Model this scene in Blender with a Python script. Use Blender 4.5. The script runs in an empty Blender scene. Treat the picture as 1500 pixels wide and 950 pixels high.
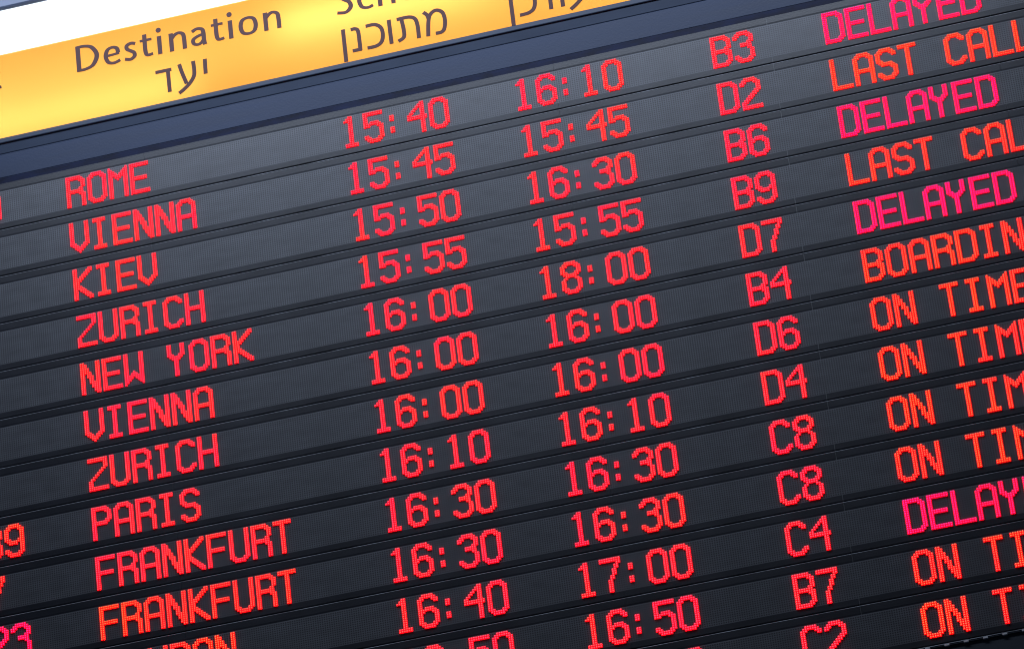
import bpy, math, random
from mathutils import Matrix, Vector
random.seed(7)
scene = bpy.context.scene
C = scene.collection

# ------------------------------------------------------------------ scale
U = 0.005            # one LED pitch = 5 mm
H = 7.24             # height of the board origin above the floor
def W(X, Y, D=0.0):  # board coordinates (columns right, rows down, depth into the board) -> world
    return (X * U, D * U, H - Y * U)

# ------------------------------------------------------------------ camera
cam_d = bpy.data.cameras.new('camera')
cam = bpy.data.objects.new('camera', cam_d); C.objects.link(cam); scene.camera = cam
R = [[0.9614723844316388, 0.08578088403680637, 0.2611752168740027],
     [-0.19502475440646846, 0.8824251273002018, 0.42812526190106615],
     [-0.19374261055331898, -0.4625662489233556, 0.8651567870697711]]
cc = (477.7582784906841, 1125.0219813992276, -1788.2881596175537)
def bw(v): return Vector((v[0], v[2], -v[1]))
right = bw(R[0]); down = bw(R[1]); fwd = bw(R[2])
m = Matrix((( right.x, -down.x, -fwd.x, 0), (right.y, -down.y, -fwd.y, 0), (right.z, -down.z, -fwd.z, 0), (0, 0, 0, 1)))
cam.matrix_world = Matrix.Translation(Vector(W(*cc))) @ m
cam_d.sensor_width = 36.0
cam_d.lens = 7003.664 / 1500 * 36.0
cam_d.shift_x = (750 - 384.893) / 1500
cam_d.shift_y = (695.896 - 475) / 1500
cam_d.clip_end = 100

# ------------------------------------------------------------------ world and lamps
world = bpy.data.worlds.new('World'); scene.world = world; world.use_nodes = True
bg = world.node_tree.nodes['Background']
bg.inputs['Color'].default_value = (0.45, 0.60, 1.0, 1)
bg.inputs['Strength'].default_value = 0.022
def area(name, loc, target, sx, sy, power, col):
    l = bpy.data.lights.new(name, 'AREA'); l.shape = 'RECTANGLE'; l.size = sx; l.size_y = sy
    l.energy = power; l.color = col
    o = bpy.data.objects.new(name, l); C.objects.link(o)
    o.location = loc
    o.rotation_euler = (Vector(target) - Vector(loc)).to_track_quat('-Z', 'Y').to_euler()
    return o
area('added_board_lamp', (0.80, -0.80, H + 0.95), (0.85, 0, H - 0.30), 2.6, 0.25, 46, (0.72, 0.82, 1.0))  # unseen lamp added so the upper rows are brighter than the lower

vs = scene.view_settings
scene.display_settings.display_device = 'sRGB'
vs.view_transform = 'Standard'; vs.look = 'None'; vs.exposure = 0; vs.gamma = 1; vs.use_curve_mapping = False
scene.render.engine = 'CYCLES'
scene.cycles.max_bounces = 6
scene.cycles.filter_width = 1.1
scene.cycles.sample_clamp_indirect = 4

# ------------------------------------------------------------------ materials
def mat(name):
    m = bpy.data.materials.new(name); m.use_nodes = True
    nt = m.node_tree
    return m, nt, nt.nodes['Principled BSDF']
def plastic(name, col, rough, var=0.35, scale=6.0, spec=0.5, metal=0.0, bump=0.0, streak=False):
    m, nt, b = mat(name)
    tc = nt.nodes.new('ShaderNodeTexCoord'); mp = nt.nodes.new('ShaderNodeMapping')
    nt.links.new(tc.outputs['Object'], mp.inputs['Vector'])
    mp.inputs['Scale'].default_value = (1, 1, 3.0) if not streak else (0.35, 1, 5.0)
    n = nt.nodes.new('ShaderNodeTexNoise'); n.inputs['Scale'].default_value = scale; n.inputs['Detail'].default_value = 6
    n.inputs['Roughness'].default_value = 0.6
    nt.links.new(mp.outputs['Vector'], n.inputs['Vector'])
    r = nt.nodes.new('ShaderNodeValToRGB')
    r.color_ramp.elements[0].position = 0.3; r.color_ramp.elements[1].position = 0.72
    r.color_ramp.elements[0].color = tuple(c * (1 - var) for c in col) + (1,)
    r.color_ramp.elements[1].color = tuple(c * (1 + var) for c in col) + (1,)
    nt.links.new(n.outputs['Fac'], r.inputs['Fac'])
    nt.links.new(r.outputs['Color'], b.inputs['Base Color'])
    mr = nt.nodes.new('ShaderNodeMapRange')
    mr.inputs['To Min'].default_value = max(0.05, rough - 0.08); mr.inputs['To Max'].default_value = rough + 0.10
    nt.links.new(n.outputs['Fac'], mr.inputs['Value']); nt.links.new(mr.outputs['Result'], b.inputs['Roughness'])
    b.inputs['Specular IOR Level'].default_value = spec; b.inputs['Metallic'].default_value = metal
    if bump:
        bp = nt.nodes.new('ShaderNodeBump'); bp.inputs['Strength'].default_value = bump; bp.inputs['Distance'].default_value = 0.001
        n2 = nt.nodes.new('ShaderNodeTexNoise'); n2.inputs['Scale'].default_value = 260
        nt.links.new(tc.outputs['Object'], n2.inputs['Vector'])
        nt.links.new(n2.outputs['Fac'], bp.inputs['Height']); nt.links.new(bp.outputs['Normal'], b.inputs['Normal'])
    return m
M_panel = plastic('satin_black_module_plastic', (0.0055, 0.008, 0.016), 0.42, 0.25, 9, 0.5, bump=0.15)
M_grille = plastic('charcoal_led_grille', (0.100, 0.107, 0.124), 0.55, 0.20, 14, 0.4)
M_lens = plastic('dark_unlit_led_lens', (0.030, 0.030, 0.036), 0.35, 0.2, 30, 0.5)
M_frame = plastic('slate_blue_painted_metal', (0.019, 0.032, 0.070), 0.5, 0.14, 5, 0.22, bump=0.2, streak=True)
M_lip = plastic('grey_painted_metal_lip', (0.034, 0.048, 0.082), 0.5, 0.15, 5, 0.25)
M_rail = plastic('top_rail_grey_metal', (0.10, 0.125, 0.20), 0.40, 0.15, 5, 0.5)
M_gap = plastic('navy_shadow_channel', (0.0040, 0.0078, 0.030), 0.5, 0.7, 16, 0.1)
M_back = plastic('board_carcass_black', (0.012, 0.013, 0.018), 0.6, 0.2, 5, 0.3)
M_seam = plastic('aluminium_seam_strip', (0.085, 0.09, 0.10), 0.45, 0.2, 20, 0.5)
M_edge = plastic('worn_edge_highlight', (0.30, 0.32, 0.37), 0.35, 0.7, 14, 0.6)  # pale colour paints the light caught along the edge; patchy with wear
M_clip = plastic('bright_metal_clip', (0.75, 0.76, 0.78), 0.35, 0.1, 20, 0.5)
M_vinyl = plastic('brown_grey_vinyl_lettering', (0.075, 0.036, 0.038), 0.5, 0.1, 12, 0.12)
M_white_in = plastic('lightbox_white_interior', (0.85, 0.85, 0.85), 0.6, 0.02, 5, 0.3)

def emis(name, ca, cb, strength, scale):
    """lit LED: two colour bins mixed along the board"""
    m = bpy.data.materials.new(name); m.use_nodes = True; nt = m.node_tree; nt.nodes.clear()
    out = nt.nodes.new('ShaderNodeOutputMaterial'); e = nt.nodes.new('ShaderNodeEmission')
    g = nt.nodes.new('ShaderNodeNewGeometry')
    n = nt.nodes.new('ShaderNodeTexNoise'); n.inputs['Scale'].default_value = scale; n.inputs['Detail'].default_value = 2
    nt.links.new(g.outputs['Position'], n.inputs['Vector'])
    r = nt.nodes.new('ShaderNodeValToRGB'); r.color_ramp.elements[0].position = 0.36; r.color_ramp.elements[1].position = 0.64
    r.color_ramp.elements[0].color = ca + (1,); r.color_ramp.elements[1].color = cb + (1,)
    nt.links.new(n.outputs['Fac'], r.inputs['Fac']); nt.links.new(r.outputs['Color'], e.inputs['Color'])
    n2 = nt.nodes.new('ShaderNodeTexNoise'); n2.inputs['Scale'].default_value = 300; n2.inputs['Detail'].default_value = 0
    nt.links.new(g.outputs['Position'], n2.inputs['Vector'])
    mr = nt.nodes.new('ShaderNodeMapRange'); mr.inputs['From Min'].default_value = 0.3; mr.inputs['From Max'].default_value = 0.7
    mr.inputs['To Min'].default_value = strength * 0.75; mr.inputs['To Max'].default_value = strength * 1.2
    nt.links.new(n2.outputs['Fac'], mr.inputs['Value']); nt.links.new(mr.outputs['Result'], e.inputs['Strength'])
    nt.links.new(e.outputs[0], out.inputs[0])
    return m
LED = {
    'red':    (emis('red_led_body', (1.0, 0.012, 0.022), (1.0, 0.008, 0.060), 1.0, 5), emis('red_led_core', (1.0, 0.18, 0.14), (1.0, 0.10, 0.22), 1.1, 5),
               emis('red_led_side', (1.0, 0.0006, 0.002), (1.0, 0.0004, 0.003), 6.0, 5)),
    'orange': (emis('orange_red_led_body', (1.0, 0.022, 0.008), (1.0, 0.012, 0.018), 1.0, 5), emis('orange_red_led_core', (1.0, 0.26, 0.10), (1.0, 0.16, 0.13), 1.1, 5),
               emis('orange_red_led_side', (1.0, 0.001, 0.0006), (1.0, 0.0006, 0.002), 6.0, 5)),
    'pink':   (emis('pink_led_body', (1.0, 0.002, 0.085), (1.0, 0.002, 0.14), 1.0, 5), emis('pink_led_core', (1.0, 0.06, 0.30), (1.0, 0.045, 0.45), 1.1, 5),
               emis('pink_led_side', (1.0, 0.0002, 0.006), (1.0, 0.0002, 0.009), 6.0, 5)),
}
def translucent(name, col, front):
    m = bpy.data.materials.new(name); m.use_nodes = True; nt = m.node_tree; nt.nodes.clear()
    out = nt.nodes.new('ShaderNodeOutputMaterial')
    t = nt.nodes.new('ShaderNodeBsdfTranslucent'); t.inputs['Color'].default_value = col + (1,)
    d = nt.nodes.new('ShaderNodeBsdfDiffuse'); d.inputs['Color'].default_value = front + (1,)
    mx = nt.nodes.new('ShaderNodeMixShader'); mx.inputs[0].default_value = 0.25
    nt.links.new(t.outputs[0], mx.inputs[1]); nt.links.new(d.outputs[0], mx.inputs[2])
    nt.links.new(mx.outputs[0], out.inputs[0])
    return m
M_yellow = translucent('backlit_yellow_acrylic', (0.98, 0.49, 0.125), (0.8, 0.45, 0.06))
M_white = translucent('backlit_white_acrylic', (0.86, 0.95, 1.0), (0.8, 0.8, 0.8))

# ------------------------------------------------------------------ helpers
def mesh(name, verts, faces, mats, midx=None):
    me = bpy.data.meshes.new(name)
    me.from_pydata([W(*v) for v in verts], [], faces)
    for mm in (mats if isinstance(mats, (list, tuple)) else [mats]): me.materials.append(mm)
    if midx: me.polygons.foreach_set('material_index', midx)
    me.update()
    return me
def link(name, me, parent=None, loc=None, label=None, cat=None, group=None, kind=None):
    o = bpy.data.objects.new(name, me); C.objects.link(o)
    if parent: o.parent = parent
    if loc: o.location = loc
    if label: o['label'] = label
    if cat: o['category'] = cat
    if group: o['group'] = group
    if kind: o['kind'] = kind
    return o
def local(verts, faces, mats, midx=None, name='m'):
    """mesh in board units relative to a local origin"""
    me = bpy.data.meshes.new(name)
    me.from_pydata([(v[0] * U, v[2] * U, -v[1] * U) for v in verts], [], faces)
    for mm in (mats if isinstance(mats, (list, tuple)) else [mats]): me.materials.append(mm)
    if midx: me.polygons.foreach_set('material_index', midx)
    me.update()
    return me
def extr(profile, x0, x1, close=True):
    """extrude a (Y, D) profile along X, with end caps"""
    n = len(profile); v = []; f = []
    for x in (x0, x1):
        for (y, d) in profile: v.append((x, y, d))
    for i in range(n if close else n - 1):
        j = (i + 1) % n
        f.append((i, j, n + j, n + i))
    if close:
        f.append(tuple(range(n - 1, -1, -1))); f.append(tuple(range(n, 2 * n)))
    return v, f
def box(x0, x1, y0, y1, d0, d1, bev=0.0):
    if bev:
        return extr([(y0, d1), (y0, d0 + bev), (y0 + bev, d0), (y1 - bev, d0), (y1, d0 + bev), (y1, d1)], x0, x1)
    return extr([(y0, d1), (y0, d0), (y1, d0), (y1, d1)], x0, x1)
def empty(name, loc, label, cat, group=None):
    o = bpy.data.objects.new(name, None); C.objects.link(o); o.location = loc
    o['label'] = label; o['category'] = cat
    if group: o['group'] = group
    return o

P = 24.036           # row pitch in LED units
NR = 13
XL, XR = -112.0, 520.0
YB = (NR - 1) * P + 18.9

# ------------------------------------------------------------------ housing
board = empty('board_housing', W(200, YB + 30, 6), 'slate blue metal housing around the LED rows, with a blank strip under the yellow sign', 'departure board')
def hpart(name, v, f, m, label=None):
    o = link(name, mesh(name, v, f, m), None, label=label)
    o.parent = board; o.matrix_parent_inverse = Matrix.Translation(Vector(board.location)).inverted()
    return o
v, f = box(XL, XR, -112, YB + 22, 30, 34); hpart('back_panel', v, f, M_back)
v, f = extr([(-28.15, 16), (-28.15, -0.5), (-27.8, -0.7), (-25.9, -0.7), (-25.6, -0.55), (-25.3, -0.05), (-20.9, 0.75), (-20.55, 1.0), (-20.55, 16)], XL, XR)
hpart('sill_moulding', v, f, M_lip)
v, f = extr([(-20.3, 16), (-20.3, 0.65), (-20.05, 0.4), (-8.2, 0.4), (-8.05, 0.45), (-8.05, 16)], XL, XR)
hpart('blank_panel', v, f, M_frame)
v, f = box(XL, XR, -8.03, -4.4, 0.52, 16); hpart('shadow_channel', v, f, M_gap)
# small bright fixings that show in the channel
# side posts, outside the picture
for x0, x1 in ((XL - 10, XL - 0.4), (XR + 0.4, XR + 10)):
    v, f = box(x0, x1, -114, YB + 24, -1.5, 34, 0.6); hpart('side_post', v, f, M_frame)
# bottom rail and its clips
v, f = extr([(YB + 0.35, 20), (YB + 0.35, 0.5), (YB + 0.6, 0.25), (YB + 1.1, 0.25), (YB + 1.35, 0.8), (YB + 20, 0.8), (YB + 21, 1.6), (YB + 21, 20)], XL, XR)
hpart('bottom_rail', v, f, plastic('dark_bottom_rail', (0.022, 0.030, 0.045), 0.45, 0.2, 6))
v, f = extr([(YB + 0.2, 0.45), (YB + 0.24, 0.16), (YB + 0.48, 0.12), (YB + 0.52, 0.3)], XL, XR)
hpart('rail_highlight_bead', v, f, M_edge)  # highlight along the rail edge, put in as a pale bead
cv, cf = extr([(-0.42, 0.9), (-0.42, 0.1), (-0.25, -0.1), (0.3, -0.1), (0.45, 0.2), (0.45, 0.9)], -1.0, 1.0)
clip_me = local(cv, cf, M_clip, name='clip')
for k in range(-27, 20):
    x = 362.8 + 7.95 * k
    if XL + 4 < x < XR - 4:
        o = link('clip', clip_me, None); o.parent = board
        o.location = Vector(W(x, YB + 0.95, 0.1)) - Vector(board.location)

# ------------------------------------------------------------------ the lightbox sign
ST, SM, SB = -97.2, -73.3, -28.35
sign = empty('header_sign', W(100, SB, 12), 'backlit yellow and white header sign with Destination and Hebrew column titles above the LED rows', 'sign')
def spart(name, v, f, m, label=None):
    o = link(name, mesh(name, v, f, m), None, label=label)
    o.parent = sign; o.matrix_parent_inverse = Matrix.Translation(Vector(sign.location)).inverted()
    return o
FD = 0.6
spart('yellow_face', [(XL, SM, FD), (XR, SM, FD), (XR, SB, FD), (XL, SB, FD)], [(3, 2, 1, 0)], M_yellow)
spart('white_face', [(XL, ST, FD), (XR, ST, FD), (XR, SM, FD), (XL, SM, FD)], [(3, 2, 1, 0)], M_white)
v, f = extr([(ST - 0.2, FD + 0.1), (ST - 0.2, 26), (SB + 0.1, 26), (SB + 0.1, FD + 0.1)], XL, XR, close=False)
spart('lightbox_shell', v, f, M_white_in)
v, f = box(XL, XR, SM - 0.15, SM + 0.15, FD + 0.6, 22); spart('added_light_baffle', v, f, M_white_in)  # unseen baffle added to keep the white strip's light off the yellow
v, f = box(XL, XR, SB - 0.28, SB + 0.12, FD - 0.35, FD - 0.05)
spart('lower_trim', v, f, plastic('brown_trim', (0.05, 0.022, 0.015), 0.5, 0.2, 20))
v, f = extr([(ST - 16, 26), (ST - 16, -1), (ST - 5.6, -1.2), (ST - 5.2, -0.6), (ST - 1.1, -1.0), (ST - 0.4, -0.4), (ST + 0.05, 0.55), (ST - 0.3, 26)], XL, XR)
spart('top_rail', v, f, M_rail)

def tube_or_fill(x0, x1, y, d, power, w=6):
    o = area('lightbox_tube_or_fill_light', W((x0 + x1) / 2, y, d), W((x0 + x1) / 2, y, 0), (x1 - x0) * U, w * U, power, (1.0, 0.98, 0.93))
    return o
for k in range(6):
    tube_or_fill(-105 + k * 104, -5 + k * 104, -86, 16, 0.55)
tube_or_fill(-112, -45, -45, 11, 0.5, 8)
tube_or_fill(-112, 520, -51, 20, 1.45, 30)  # not a tube: broad fill added to brighten the whole yellow face
tube_or_fill(-45, 62, -36, 13, 0.20, 10)
tube_or_fill(104, 206, -56, 13, 0.28, 10)
tube_or_fill(232, 330, -60, 12, 0.42, 6)
tube_or_fill(350, 500, -50, 14, 0.8, 10)

# --- lettering: stroked glyphs with a pen that is broad on verticals
def smooth(pts, closed=False, sub=6):
    if len(pts) < 3: return pts
    out = []; n = len(pts)
    rng = range(n) if closed else range(n - 1)
    for i in rng:
        p0 = pts[(i - 1) % n] if (closed or i > 0) else pts[0]
        p1 = pts[i]; p2 = pts[(i + 1) % n]
        p3 = pts[(i + 2) % n] if (closed or i + 2 < n) else pts[-1]
        for s in range(sub):
            t = s / sub
            out.append(tuple(0.5 * ((2 * b) + (c - a) * t + (2 * a - 5 * b + 4 * c - d) * t * t + (-a + 3 * b - 3 * c + d) * t ** 3)
                             for a, b, c, d in zip(p0, p1, p2, p3)))
    if not closed: out.append(pts[-1])
    return out
zc = [0]
def place(x, y):
    return (0.998057 * x - 0.0022594 * y + 1.1009e-5 * x * y + 0.2783, 0.0023356 * x + 1.0147967 * y - 1.637e-5 * x * y - 0.3842)
def ribbon(V, F, pts, wv, wh, closed=False, dz=0.0):
    pts = [place(*q) for q in pts]; n = len(pts); base = len(V); L = []
    for i, (x, y) in enumerate(pts):
        a = pts[(i - 1) % n] if (closed or i) else pts[0]
        b = pts[(i + 1) % n] if (closed or i < n - 1) else pts[-1]
        dx, dy = b[0] - a[0], b[1] - a[1]; l = math.hypot(dx, dy) or 1; dx /= l; dy /= l
        h = 0.5 * math.sqrt((wv * dy) ** 2 + (wh * dx) ** 2)
        L.append(((x - dy * h, y + dx * h), (x + dy * h, y - dx * h)))
    top = FD - 0.30 - dz; bot = FD - 0.04
    for (a, b) in L:
        V += [(a[0], a[1], top), (b[0], b[1], top), (b[0], b[1], bot), (a[0], a[1], bot)]
    m_ = n if closed else n - 1
    for i in range(m_):
        p = base + 4 * i; q = base + 4 * ((i + 1) % n)
        F += [(p, p + 1, q + 1, q), (p + 1, p + 2, q + 2, q + 1), (p + 3, p, q, q + 3)]
    if not closed:
        e = base + 4 * (n - 1)
        F += [(base, base + 3, base + 2, base + 1), (e, e + 1, e + 2, e + 3)]
def glyph_obj(strokes, x, base_y, wv, wh, sx=1.0, sy=1.0, absolute=False):
    V = []; F = []
    for k, st in enumerate(strokes):
        kind = st[0]; pts = st[1]
        if not absolute: pts = [(x + px * sx, base_y - py * sy) for px, py in pts]
        if kind == 'dot':
            cx, cy = place(*pts[0]); r = st[2]; n = 14; b = len(V)
            for i in range(n):
                a = 2 * math.pi * i / n; V.append((cx + r * math.cos(a), cy + r * math.sin(a), FD - 0.30 - k * 0.012))
            for i in range(n):
                a = 2 * math.pi * i / n; V.append((cx + r * math.cos(a), cy + r * math.sin(a), FD - 0.04))
            F.append(tuple(range(b, b + n)))
            for i in range(n): F.append((b + i, b + (i + 1) % n, b + n + (i + 1) % n, b + n + i))
            continue
        closed = kind == 'loop'
        if kind in ('curve', 'loop'): pts = smooth(pts, closed)
        a, b = (st[2], st[3]) if len(st) > 3 else (wv, wh)
        ribbon(V, F, pts, a, b, closed, k * 0.012)
    return spart('letter', V, F, M_vinyl)
G = {
 'D': (11.2, [('line', [(1.05, 0), (1.05, 13.5)]), ('curve', [(0.2, 12.85), (4.2, 12.85), (7.7, 11.4), (9.9, 6.9), (7.9, 2.2), (4.2, 0.65), (0.2, 0.65)], 2.2, 1.35)]),
 'e': (8.4, [('curve', [(1.6, 5.0), (4.0, 5.1), (7.55, 5.35)], 1.2, 1.15), ('curve', [(7.0, 5.6), (6.6, 7.9), (4.6, 9.0), (2.1, 8.1), (1.05, 4.9), (2.1, 1.6), (4.8, 0.65), (7.8, 1.55)], 2.0, 1.35)]),
 's': (6.4, [('curve', [(5.7, 8.4), (3.7, 9.0), (1.7, 8.2), (1.6, 6.4), (3.2, 5.1), (4.8, 3.8), (4.9, 1.9), (3.0, 0.65), (0.3, 1.3)], 1.9, 1.5)]),
 't': (6.0, [('curve', [(2.35, 12.0), (2.3, 8.0), (2.35, 3.0), (3.2, 0.95), (5.8, 1.15)], 2.0, 1.35), ('line', [(0, 8.95), (5.6, 8.95)], 1.2, 1.2)]),
 'i': (2.2, [('line', [(1.05, 0), (1.05, 9.5)], 2.05, 1.3), ('dot', [(1.0, 12.7)], 1.25)]),
 'n': (8.2, [('line', [(1.05, 0), (1.05, 9.5)], 2.05, 1.3), ('curve', [(1.2, 6.6), (2.8, 8.3), (4.8, 9.0), (6.7, 7.9), (7.15, 5.2), (7.15, 0)], 2.0, 1.35)]),
 'a': (7.9, [('curve', [(0.8, 7.9), (3.2, 9.0), (5.6, 8.2), (6.15, 6.0), (6.15, 2.5), (6.5, 0)], 2.0, 1.35), ('curve', [(6.1, 5.6), (3.4, 5.0), (1.2, 3.7), (1.25, 1.6), (3.0, 0.65), (4.9, 1.3), (6.1, 2.8)], 1.9, 1.25)]),
 'o': (9.1, [('loop', [(4.55, 9.0), (7.2, 8.0), (8.1, 4.8), (7.2, 1.6), (4.55, 0.6), (1.9, 1.6), (1.0, 4.8), (1.9, 8.0)], 2.0, 1.3)]),
 'S': (8.0, [('curve', [(7.0, 12.3), (4.6, 12.9), (2.0, 11.9), (1.7, 9.6), (3.9, 7.6), (6.3, 5.6), (6.7, 2.9), (4.3, 0.7), (0.3, 1.2)], 2.1, 1.5)]),
 'c': (7.6, [('curve', [(7.0, 8.2), (4.8, 9.0), (2.1, 8.0), (1.05, 4.9), (2.1, 1.6), (4.8, 0.65), (7.2, 1.4)], 2.0, 1.35)]),
 'h': (8.2, [('line', [(1.05, 0), (1.05, 14)], 2.05, 1.3), ('curve', [(1.2, 6.6), (2.8, 8.3), (4.8, 9.0), (6.7, 7.9), (7.15, 5.2), (7.15, 0)], 2.0, 1.35)]),
 'd': (8.6, [('line', [(7.4, 0), (7.4, 14)], 2.05, 1.3), ('curve', [(7.3, 8.0), (5.0, 9.0), (2.2, 8.1), (1.05, 4.9), (2.0, 1.6), (4.2, 0.65), (7.3, 2.6)], 2.0, 1.35)]),
 'u': (8.2, [('line', [(7.15, 0), (7.15, 9.5)], 2.05, 1.3), ('curve', [(1.05, 9.5), (1.05, 4.2), (1.6, 1.4), (3.6, 0.65), (5.6, 1.4), (7.1, 3.0)], 2.0, 1.35)]),
 'l': (2.2, [('line', [(1.05, 0), (1.05, 14)], 2.05, 1.3)]),
 'F': (8.0, [('line', [(1.05, 0), (1.05, 13.5)]), ('line', [(0.2, 12.85), (7.5, 12.85)], 2, 1.35), ('line', [(1.2, 7.2), (6.6, 7.2)], 2, 1.35)]),
 'g': (8.4, [('loop', [(4.2, 9.0), (6.4, 8.0), (7.0, 5.0), (6.4, 2.0), (4.2, 1.0), (2.0, 2.0), (1.2, 5.0), (2.0, 8.0)], 1.9, 1.3), ('curve', [(7.1, 9.4), (7.1, 0), (6.2, -3.2), (3.6, -3.9), (0.8, -3.2)], 2.0, 1.3)]),
}
BL = -53.75
for ch, x in zip('Destination', (8.6, 21.6, 31.3, 39.2, 47.35, 52.95, 63.2, 73.1, 81.1, 85.95, 97.7)):
    glyph_obj(G[ch][1], x, BL, 2.15, 1.35)
x = 131.9
for ch in 'Scheduled':
    glyph_obj(G[ch][1], x, BL + 0.1, 2.15, 1.35); x += G[ch][0] + 1.9
x = -33.6
for ch in 'thgilF':
    glyph_obj(G[ch][1], x, BL, 2.15, 1.35); x -= (G['thgilF'['thgilF'.index(ch) + 1]][0] + 1.9) if ch != 'F' else 0
hv, hh = 1.85, 1.65
HEB = [
 [('line', [(45.3, -44.55), (52.9, -44.55)]), ('line', [(51.2, -44.9), (51.25, -33.0)])],                                       # dalet
 [('curve', [(56.7, -46.2), (57.6, -42.0), (59.4, -35.4)]), ('curve', [(63.3, -46.3), (63.35, -39.5), (61.2, -35.6), (58.2, -32.9), (55.5, -31.2)])],  # ayin
 [('line', [(68.85, -46.1), (68.65, -38.4)])],                                                                                  # yod
 [('line', [(133.9, -45.7), (133.85, -28.7)])],                                                                                 # final nun
 [('curve', [(137.4, -44.7), (139.4, -44.7), (140.7, -43.3), (140.9, -38.0), (140.9, -33.0)]), ('line', [(137.3, -33.55), (141.7, -33.55)])],
 [('curve', [(144.4, -44.8), (148.6, -44.7), (151.2, -42.6), (151.9, -39.0), (151.0, -35.2), (148.4, -33.5), (144.2, -33.4)])],
 [('line', [(155.3, -45.5), (155.4, -32.9)])],
 [('curve', [(158.9, -44.75), (164.4, -44.75), (167.2, -43.2), (168.1, -39.5), (168.1, -32.8)]), ('curve', [(161.1, -44.2), (161.6, -39.0), (161.3, -35.0), (158.6, -33.4)])],
 [('curve', [(171.4, -45.5), (173.0, -43.6), (173.5, -41.0)]), ('curve', [(172.4, -32.7), (173.2, -40.0), (174.4, -43.6), (177.2, -45.2), (180.0, -43.4), (180.8, -39.3), (180.1, -35.0), (178.6, -33.4), (175.9, -33.3)])],
 [('line', [(211.5, -45.7), (211.45, -28.6)])],
 [('curve', [(214.9, -44.8), (219.0, -44.7), (221.6, -42.6), (222.3, -39.0), (221.4, -35.2), (218.8, -33.5), (214.8, -33.2)])],
 [('line', [(223.9, -44.55), (231.0, -44.55)]), ('line', [(229.3, -44.9), (229.2, -32.9)])],
 [('line', [(234.5, -45.5), (234.6, -32.9)])],
 [('curve', [(239.0, -46.2), (239.9, -42.0), (241.7, -35.4)]), ('curve', [(245.6, -46.3), (245.65, -39.5), (243.5, -35.4), (240.5, -32.5), (237.8, -30.6)])],
]
for st in HEB: glyph_obj(st, 0, 0, hv, hh, absolute=True)

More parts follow.
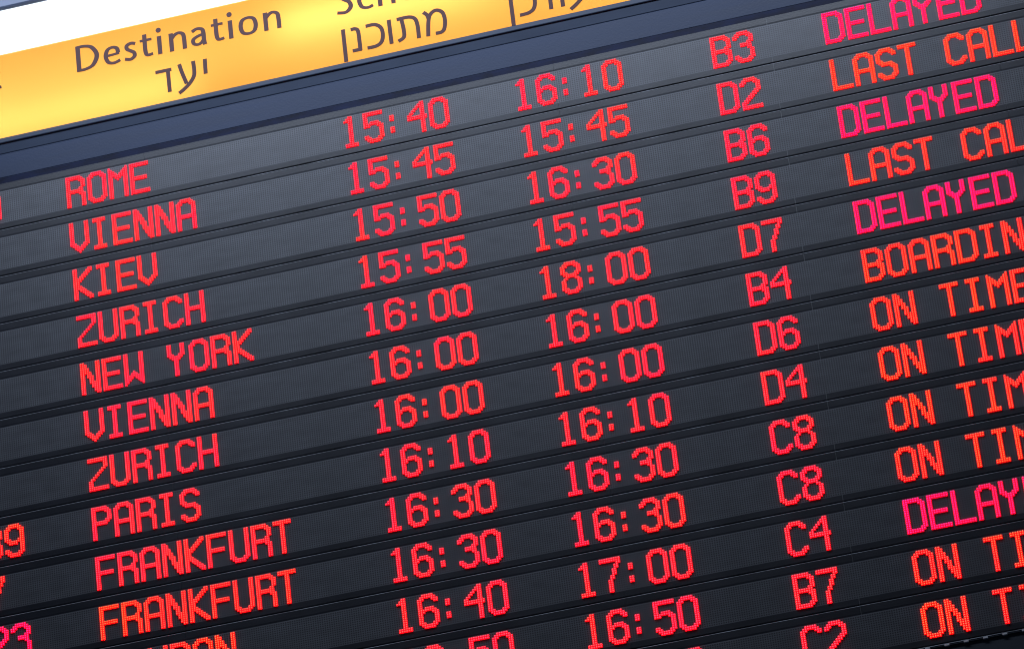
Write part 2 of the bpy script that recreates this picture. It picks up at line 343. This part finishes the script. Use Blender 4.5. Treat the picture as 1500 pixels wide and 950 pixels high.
# ------------------------------------------------------------------ LED glyphs (9 x 16)
def rows(spec):
    out = []
    for s in spec.split(';'):
        if '*' in s: s, k = s.split('*'); k = int(k)
        else: k = 1
        r = []
        for part in s.split(','):
            if not part: continue
            if '-' in part: a, b = part.split('-'); r += list(range(int(a), int(b) + 1))
            else: r.append(int(part))
        out += [r] * k
    assert len(out) == 16, (spec, len(out))
    return out
FONT = {k: rows(v) for k, v in {
 'A': '2-6;1-7;0,1,2,6,7,8;0,1,7,8*5;0-8*2;0,1,7,8*6',
 'B': '0-6;0-7;0,1,6,7,8;0,1,7,8*3;0,1,6,7,8;0-7;0-8;0,1,6,7,8;0,1,7,8*3;0,1,6,7,8;0-7;0-6',
 'C': '2-6;1-7;0,1,2,6,7,8;0,1,7,8;0,1*8;0,1,7,8;0,1,2,6,7,8;1-7;2-6',
 'D': '0-6;0-7;0,1,6,7,8;0,1,7,8*10;0,1,6,7,8;0-7;0-6',
 'E': '0-8*2;0,1*5;0-7*2;0,1*5;0-8*2',
 'F': '0-8*2;0,1*5;0-7*2;0,1*7',
 'G': '2-6;1-7;0,1,2,6,7,8;0,1,7,8;0,1*4;0,1,5-8*2;0,1,7,8*3;0,1,2,6,7,8;1-7;2-6',
 'H': '0,1,7,8*7;0-8*2;0,1,7,8*7',
 'I': '1-6*2;3,4*12;1-6*2',
 'K': '0,1,7,8;0,1,6,7,8;0,1,5,6,7;0,1,4,5,6;0,1,3,4,5;0-4;0-3;0,1,2*2;0-3;0-4;0,1,3,4,5;0,1,4,5,6;0,1,5,6,7;0,1,6,7,8;0,1,7,8',
 'L': '0,1*14;0-8*2',
 'M': '0,8;0,1,7,8;0,1,2,6,7,8;0-3,5-8;0-8;0,1,3,4,5,7,8;0,1,4,7,8;0,1,7,8*9',
 'N': '0,1,7,8;0,1,2,7,8*2;0,1,2,3,7,8*2;0,1,2,3,4,7,8;0,1,3,4,7,8;0,1,3,4,5,7,8;0,1,4,5,7,8*2;0,1,4,5,6,7,8;0,1,5,6,7,8*2;0,1,6,7,8*2;0,1,7,8',
 'O': '2-6;1-7;0,1,2,6,7,8;0,1,7,8*10;0,1,2,6,7,8;1-7;2-6',
 'P': '0-6;0-7;0,1,6,7,8;0,1,7,8*3;0,1,6,7,8;0-7;0-6;0,1*7',
 'R': '0-6;0-7;0,1,6,7,8;0,1,7,8*3;0,1,6,7;0-7*2;0,1,6,7,8;0,1,7,8*6',
 'S': '2-6;1-7;0,1,2,6,7,8;0,1,7,8;0,1*2;0,1,2;1-6;2-7;6,7,8;7,8*2;0,1,7,8;0,1,2,6,7,8;1-7;2-6',
 'T': '0-7*2;3,4*14',
 'U': '0,1,7,8*13;0,1,2,6,7,8;1-7;2-6',
 'V': '0,1,7,8*11;0,1,2,6,7,8;1,2,3,5,6,7;2-6;3,4,5;4',
 'W': '0,1,7,8*9;0,1,4,7,8;0,1,3,4,5,7,8;0-8;0-3,5-8;0,1,2,6,7,8;0,1,7,8;0,8',
 'Y': '0,1,6,7*5;0,1,2,5,6,7;1-6;2-5;3,4*8',
 'Z': '0-8*2;7,8*3;6,7;5,6;4,5;3,4;2,3;1,2;0,1*3;0-8*2',
 '0': '2-6;1-7;0,1,2,6,7,8;0,1,7,8*10;0,1,2,6,7,8;1-7;2-6',
 '1': '3,4;2,3,4;1-4;3,4*11;1-6*2',
 '2': '2-6;1-7;0,1,2,6,7,8;0,1,7,8;7,8*2;6,7,8;5,6,7;4,5,6;3,4,5;2,3,4;1,2,3;0,1,2;0,1;0-8*2',
 '3': '2-6;1-7;0,1,2,6,7,8;0,1,7,8;7,8;6,7,8;3-7*2;6,7;7,8*3;0,1,7,8;0,1,2,6,7,8;1-7;2-6',
 '4': '6,7;5,6,7;4-7;3,4,6,7;2,3,6,7;1,2,6,7;0,1,6,7;0-8*2;6,7*7',
 '5': '0-8*2;0,1*3;0,1,3-6;0-7;0,1,2,6,7,8;7,8*4;0,1,7,8;0,1,2,6,7,8;1-7;2-6',
 '6': '2-6;1-7;0,1,2,6,7,8;0,1,7,8;0,1*2;0,1,3-6;0-7;0,1,2,6,7,8;0,1,7,8*4;0,1,2,6,7,8;1-7;2-6',
 '7': '0-8*2;7,8;6,7*2;5,6*3;4,5*2;3,4*6',
 '8': '2-6;1-7;0,1,2,6,7,8;0,1,7,8*2;0,1,2,6,7,8;1-7;2-6;1,2,6,7;0,1,7,8*4;0,1,2,6,7,8;1-7;2-6',
 '9': '2-6;1-7;0,1,2,6,7,8;0,1,7,8*4;0,1,2,6,7,8;1-8;2-5,7,8;7,8*2;0,1,7,8;0,1,2,6,7,8;1-7;2-6',
 ':': ';;;;2,3;2,3;2,3;;;;2,3;2,3;2,3;;;',
}.items()}
GD = 0.06            # depth of the LED field below the module face
HEX = [(math.cos(math.pi * k / 3 + 0.26), math.sin(math.pi * k / 3 + 0.26)) for k in range(6)]
LIT = {}
def lit_mesh(ch, colour):
    if (ch, colour) in LIT: return LIT[(ch, colour)]
    V = []; F = []; I = []
    for r, cols in enumerate(FONT[ch]):
        for c in cols:
            b = len(V)
            V += [(c + 0.50 * x, r + 0.50 * y, 0.02) for x, y in HEX]
            V += [(c + 0.46 * x, r + 0.46 * y, -0.42) for x, y in HEX]
            V += [(c + 0.30 * x, r + 0.30 * y, -0.56) for x, y in HEX]
            for k in range(6):
                j = (k + 1) % 6
                F.append((b + k, b + j, b + 6 + j, b + 6 + k)); I.append(2)
                F.append((b + 6 + k, b + 6 + j, b + 12 + j, b + 12 + k)); I.append(0)
            F.append(tuple(b + 12 + k for k in range(6))); I.append(1)
    LIT[(ch, colour)] = local(V, F, LED[colour], I, 'lit_%s' % colour)
    return LIT[(ch, colour)]
HX = HEX
def field_mesh(x0, x1):
    """one LED field: grille plate with its unlit lenses, LED columns x0..x1-1, local origin at column 0, row 0"""
    V = [(x0 - 0.5, -0.85, 0), (x1 - 0.5, -0.85, 0), (x1 - 0.5, 15.85, 0), (x0 - 0.5, 15.85, 0)]; F = [(3, 2, 1, 0)]; I = [0]
    for r in range(16):
        for c in range(x0, x1):
            b = len(V)
            V += [(c + 0.36 * x, r + 0.36 * y, -0.035) for x, y in HX]
            F.append(tuple(b + k for k in range(6))); I.append(1)
    return local(V, F, [M_grille, M_lens], I, 'led_field')
FIELDS = [('flight_number_field', -110, -2), ('destination_field', -2, 127), ('scheduled_time_field', 127, 204),
          ('expected_time_field', 204, 288), ('gate_field', 288, 323), ('status_field', 323, 518)]
OFF = {'flight_number_field': -40, 'destination_field': 0, 'scheduled_time_field': 129, 'expected_time_field': 208, 'gate_field': 297, 'status_field': 347}
FM = {n: field_mesh(a, b) for n, a, b in FIELDS}
def seg_mesh(x0, x1):
    # module face: upper band, recess for the LEDs, lower band; bevelled top edge
    V, F = extr([(-4.79, 6), (-4.79, 0.34), (-4.50, 0.0), (-1.5, 0.0), (-0.55, GD + 0.03), (-0.55, 6)], x0, x1)
    V2, F2 = extr([(15.85, 6), (15.85, GD + 0.03), (15.9, GD - 0.02), (18.55, GD - 0.02), (18.72, 0.25), (18.72, 6)], x0, x1)
    n = len(V)
    F = F + [tuple(i + n for i in f) for f in F2]
    return local(V + V2, F, [M_panel], None, 'module_panel')
SEGS = [(-112, 36.92), (37.0, 226.42), (226.5, 322.36), (322.64, 418.4), (418.5, 520)]
SM_ = [seg_mesh(*s) for s in SEGS]
ev, ef = extr([(-4.80, 0.40), (-4.80, 0.24), (-4.56, -0.02), (-4.50, -0.01), (-4.6, 0.40)], XL, XR)  # bead carries the bevel's highlight in its pale colour
edge_me = local(ev, ef, M_edge, None, 'top_highlight_bead')
sv, sf = extr([(-4.6, 1.2), (-4.6, 0.12), (18.5, 0.12), (18.5, 1.2)], 322.38, 322.62)
seam_me = local(sv, sf, M_seam, None, 'seam_strip')
gv, gf = extr([(18.3, 6), (18.3, 3.5), (19.3, 3.5), (19.3, 6)], XL, XR)

TABLE = [
 ('   9', 'ROME', '15:40', '16:10', 'B3', 'DELAYED', 'pink'),
 ('', 'VIENNA', '15:45', '15:45', 'D2', 'LAST CALL', 'orange'),
 ('', 'KIEV', '15:50', '16:30', 'B6', 'DELAYED', 'pink'),
 ('', 'ZURICH', '15:55', '15:55', 'B9', 'LAST CALL', 'orange'),
 ('', 'NEW YORK', '16:00', '18:00', 'D7', 'DELAYED', 'pink'),
 ('', 'VIENNA', '16:00', '16:00', 'B4', 'BOARDING', 'orange'),
 ('', 'ZURICH', '16:00', '16:00', 'D6', 'ON TIME', 'orange'),
 ('  39', 'PARIS', '16:10', '16:10', 'D4', 'ON TIME', 'orange'),
 ('  7', 'FRANKFURT', '16:30', '16:30', 'C8', 'ON TIME', 'orange'),
 ('  23', 'FRANKFURT', '16:30', '16:30', 'C8', 'ON TIME', 'orange'),
 ('', 'LONDON', '16:40', '17:00', 'C4', 'DELAYED', 'pink'),
 ('', '', '16:50', '16:50', 'B7', 'ON TIME', 'orange'),
 ('', '', '', '    0', 'C2', 'ON TIME', 'orange'),
]
LAB = [
 'dark LED row showing ROME 15:40 16:10 B3 DELAYED, topmost line',
 'dark LED row showing VIENNA 15:45 15:45 D2 LAST CALL, under ROME',
 'dark LED row showing KIEV 15:50 16:30 B6 DELAYED in pink',
 'dark LED row showing ZURICH 15:55 15:55 B9 LAST CALL, above NEW YORK',
 'dark LED row showing NEW YORK 16:00 18:00 D7 with pink DELAYED',
 'dark LED row showing VIENNA 16:00 16:00 B4 BOARDING, under NEW YORK',
 'dark LED row showing ZURICH 16:00 16:00 D6 ON TIME, above PARIS',
 'dark LED row showing PARIS 16:10 16:10 D4 ON TIME',
 'dark LED row showing FRANKFURT 16:30 16:30 C8 ON TIME, upper of two',
 'dark LED row showing FRANKFURT 16:30 16:30 C8 ON TIME, pink 23 at left',
 'dark LED row showing LONDON 16:40 17:00 C4 with pink DELAYED',
 'dark LED row showing 16:50 16:50 B7 ON TIME, last but one line',
 'dark LED row showing gate C2 ON TIME, lowest line beside the small bright clips',
]
for i, row in enumerate(TABLE):
    o0 = W(0, i * P, 0)
    root = empty('flight_row', o0, LAB[i], 'display row', 'LED rows of the departure board')
    for me in SM_: link('module_panel', me, root)
    if i: link('top_highlight_bead', edge_me, root)
    link('seam_strip', seam_me, root)
    for k, (n, a, b) in enumerate(FIELDS):
        fo = link(n, FM[n], root, (0, GD * U, -0.2 * U))
        txt = row[k]
        col = 'red'
        if n == 'status_field': col = row[6]
        if n == 'flight_number_field' and i in (7, 8): col = 'orange'
        if n == 'flight_number_field' and i == 9: col = 'pink'
        if n == 'destination_field' and i >= 7: col = 'orange' if i >= 9 else 'red'
        off = OFF[n] - (30 if n == 'flight_number_field' else 0)
        for j, ch in enumerate(txt):
            if ch == ' ': continue
            nm = 'colon' if ch == ':' else ('digit' if ch.isdigit() else 'letter')
            link(nm, lit_mesh(ch, col), fo, ((off + 10 * j) * U, 0, 0))
print('objects', len(bpy.data.objects))
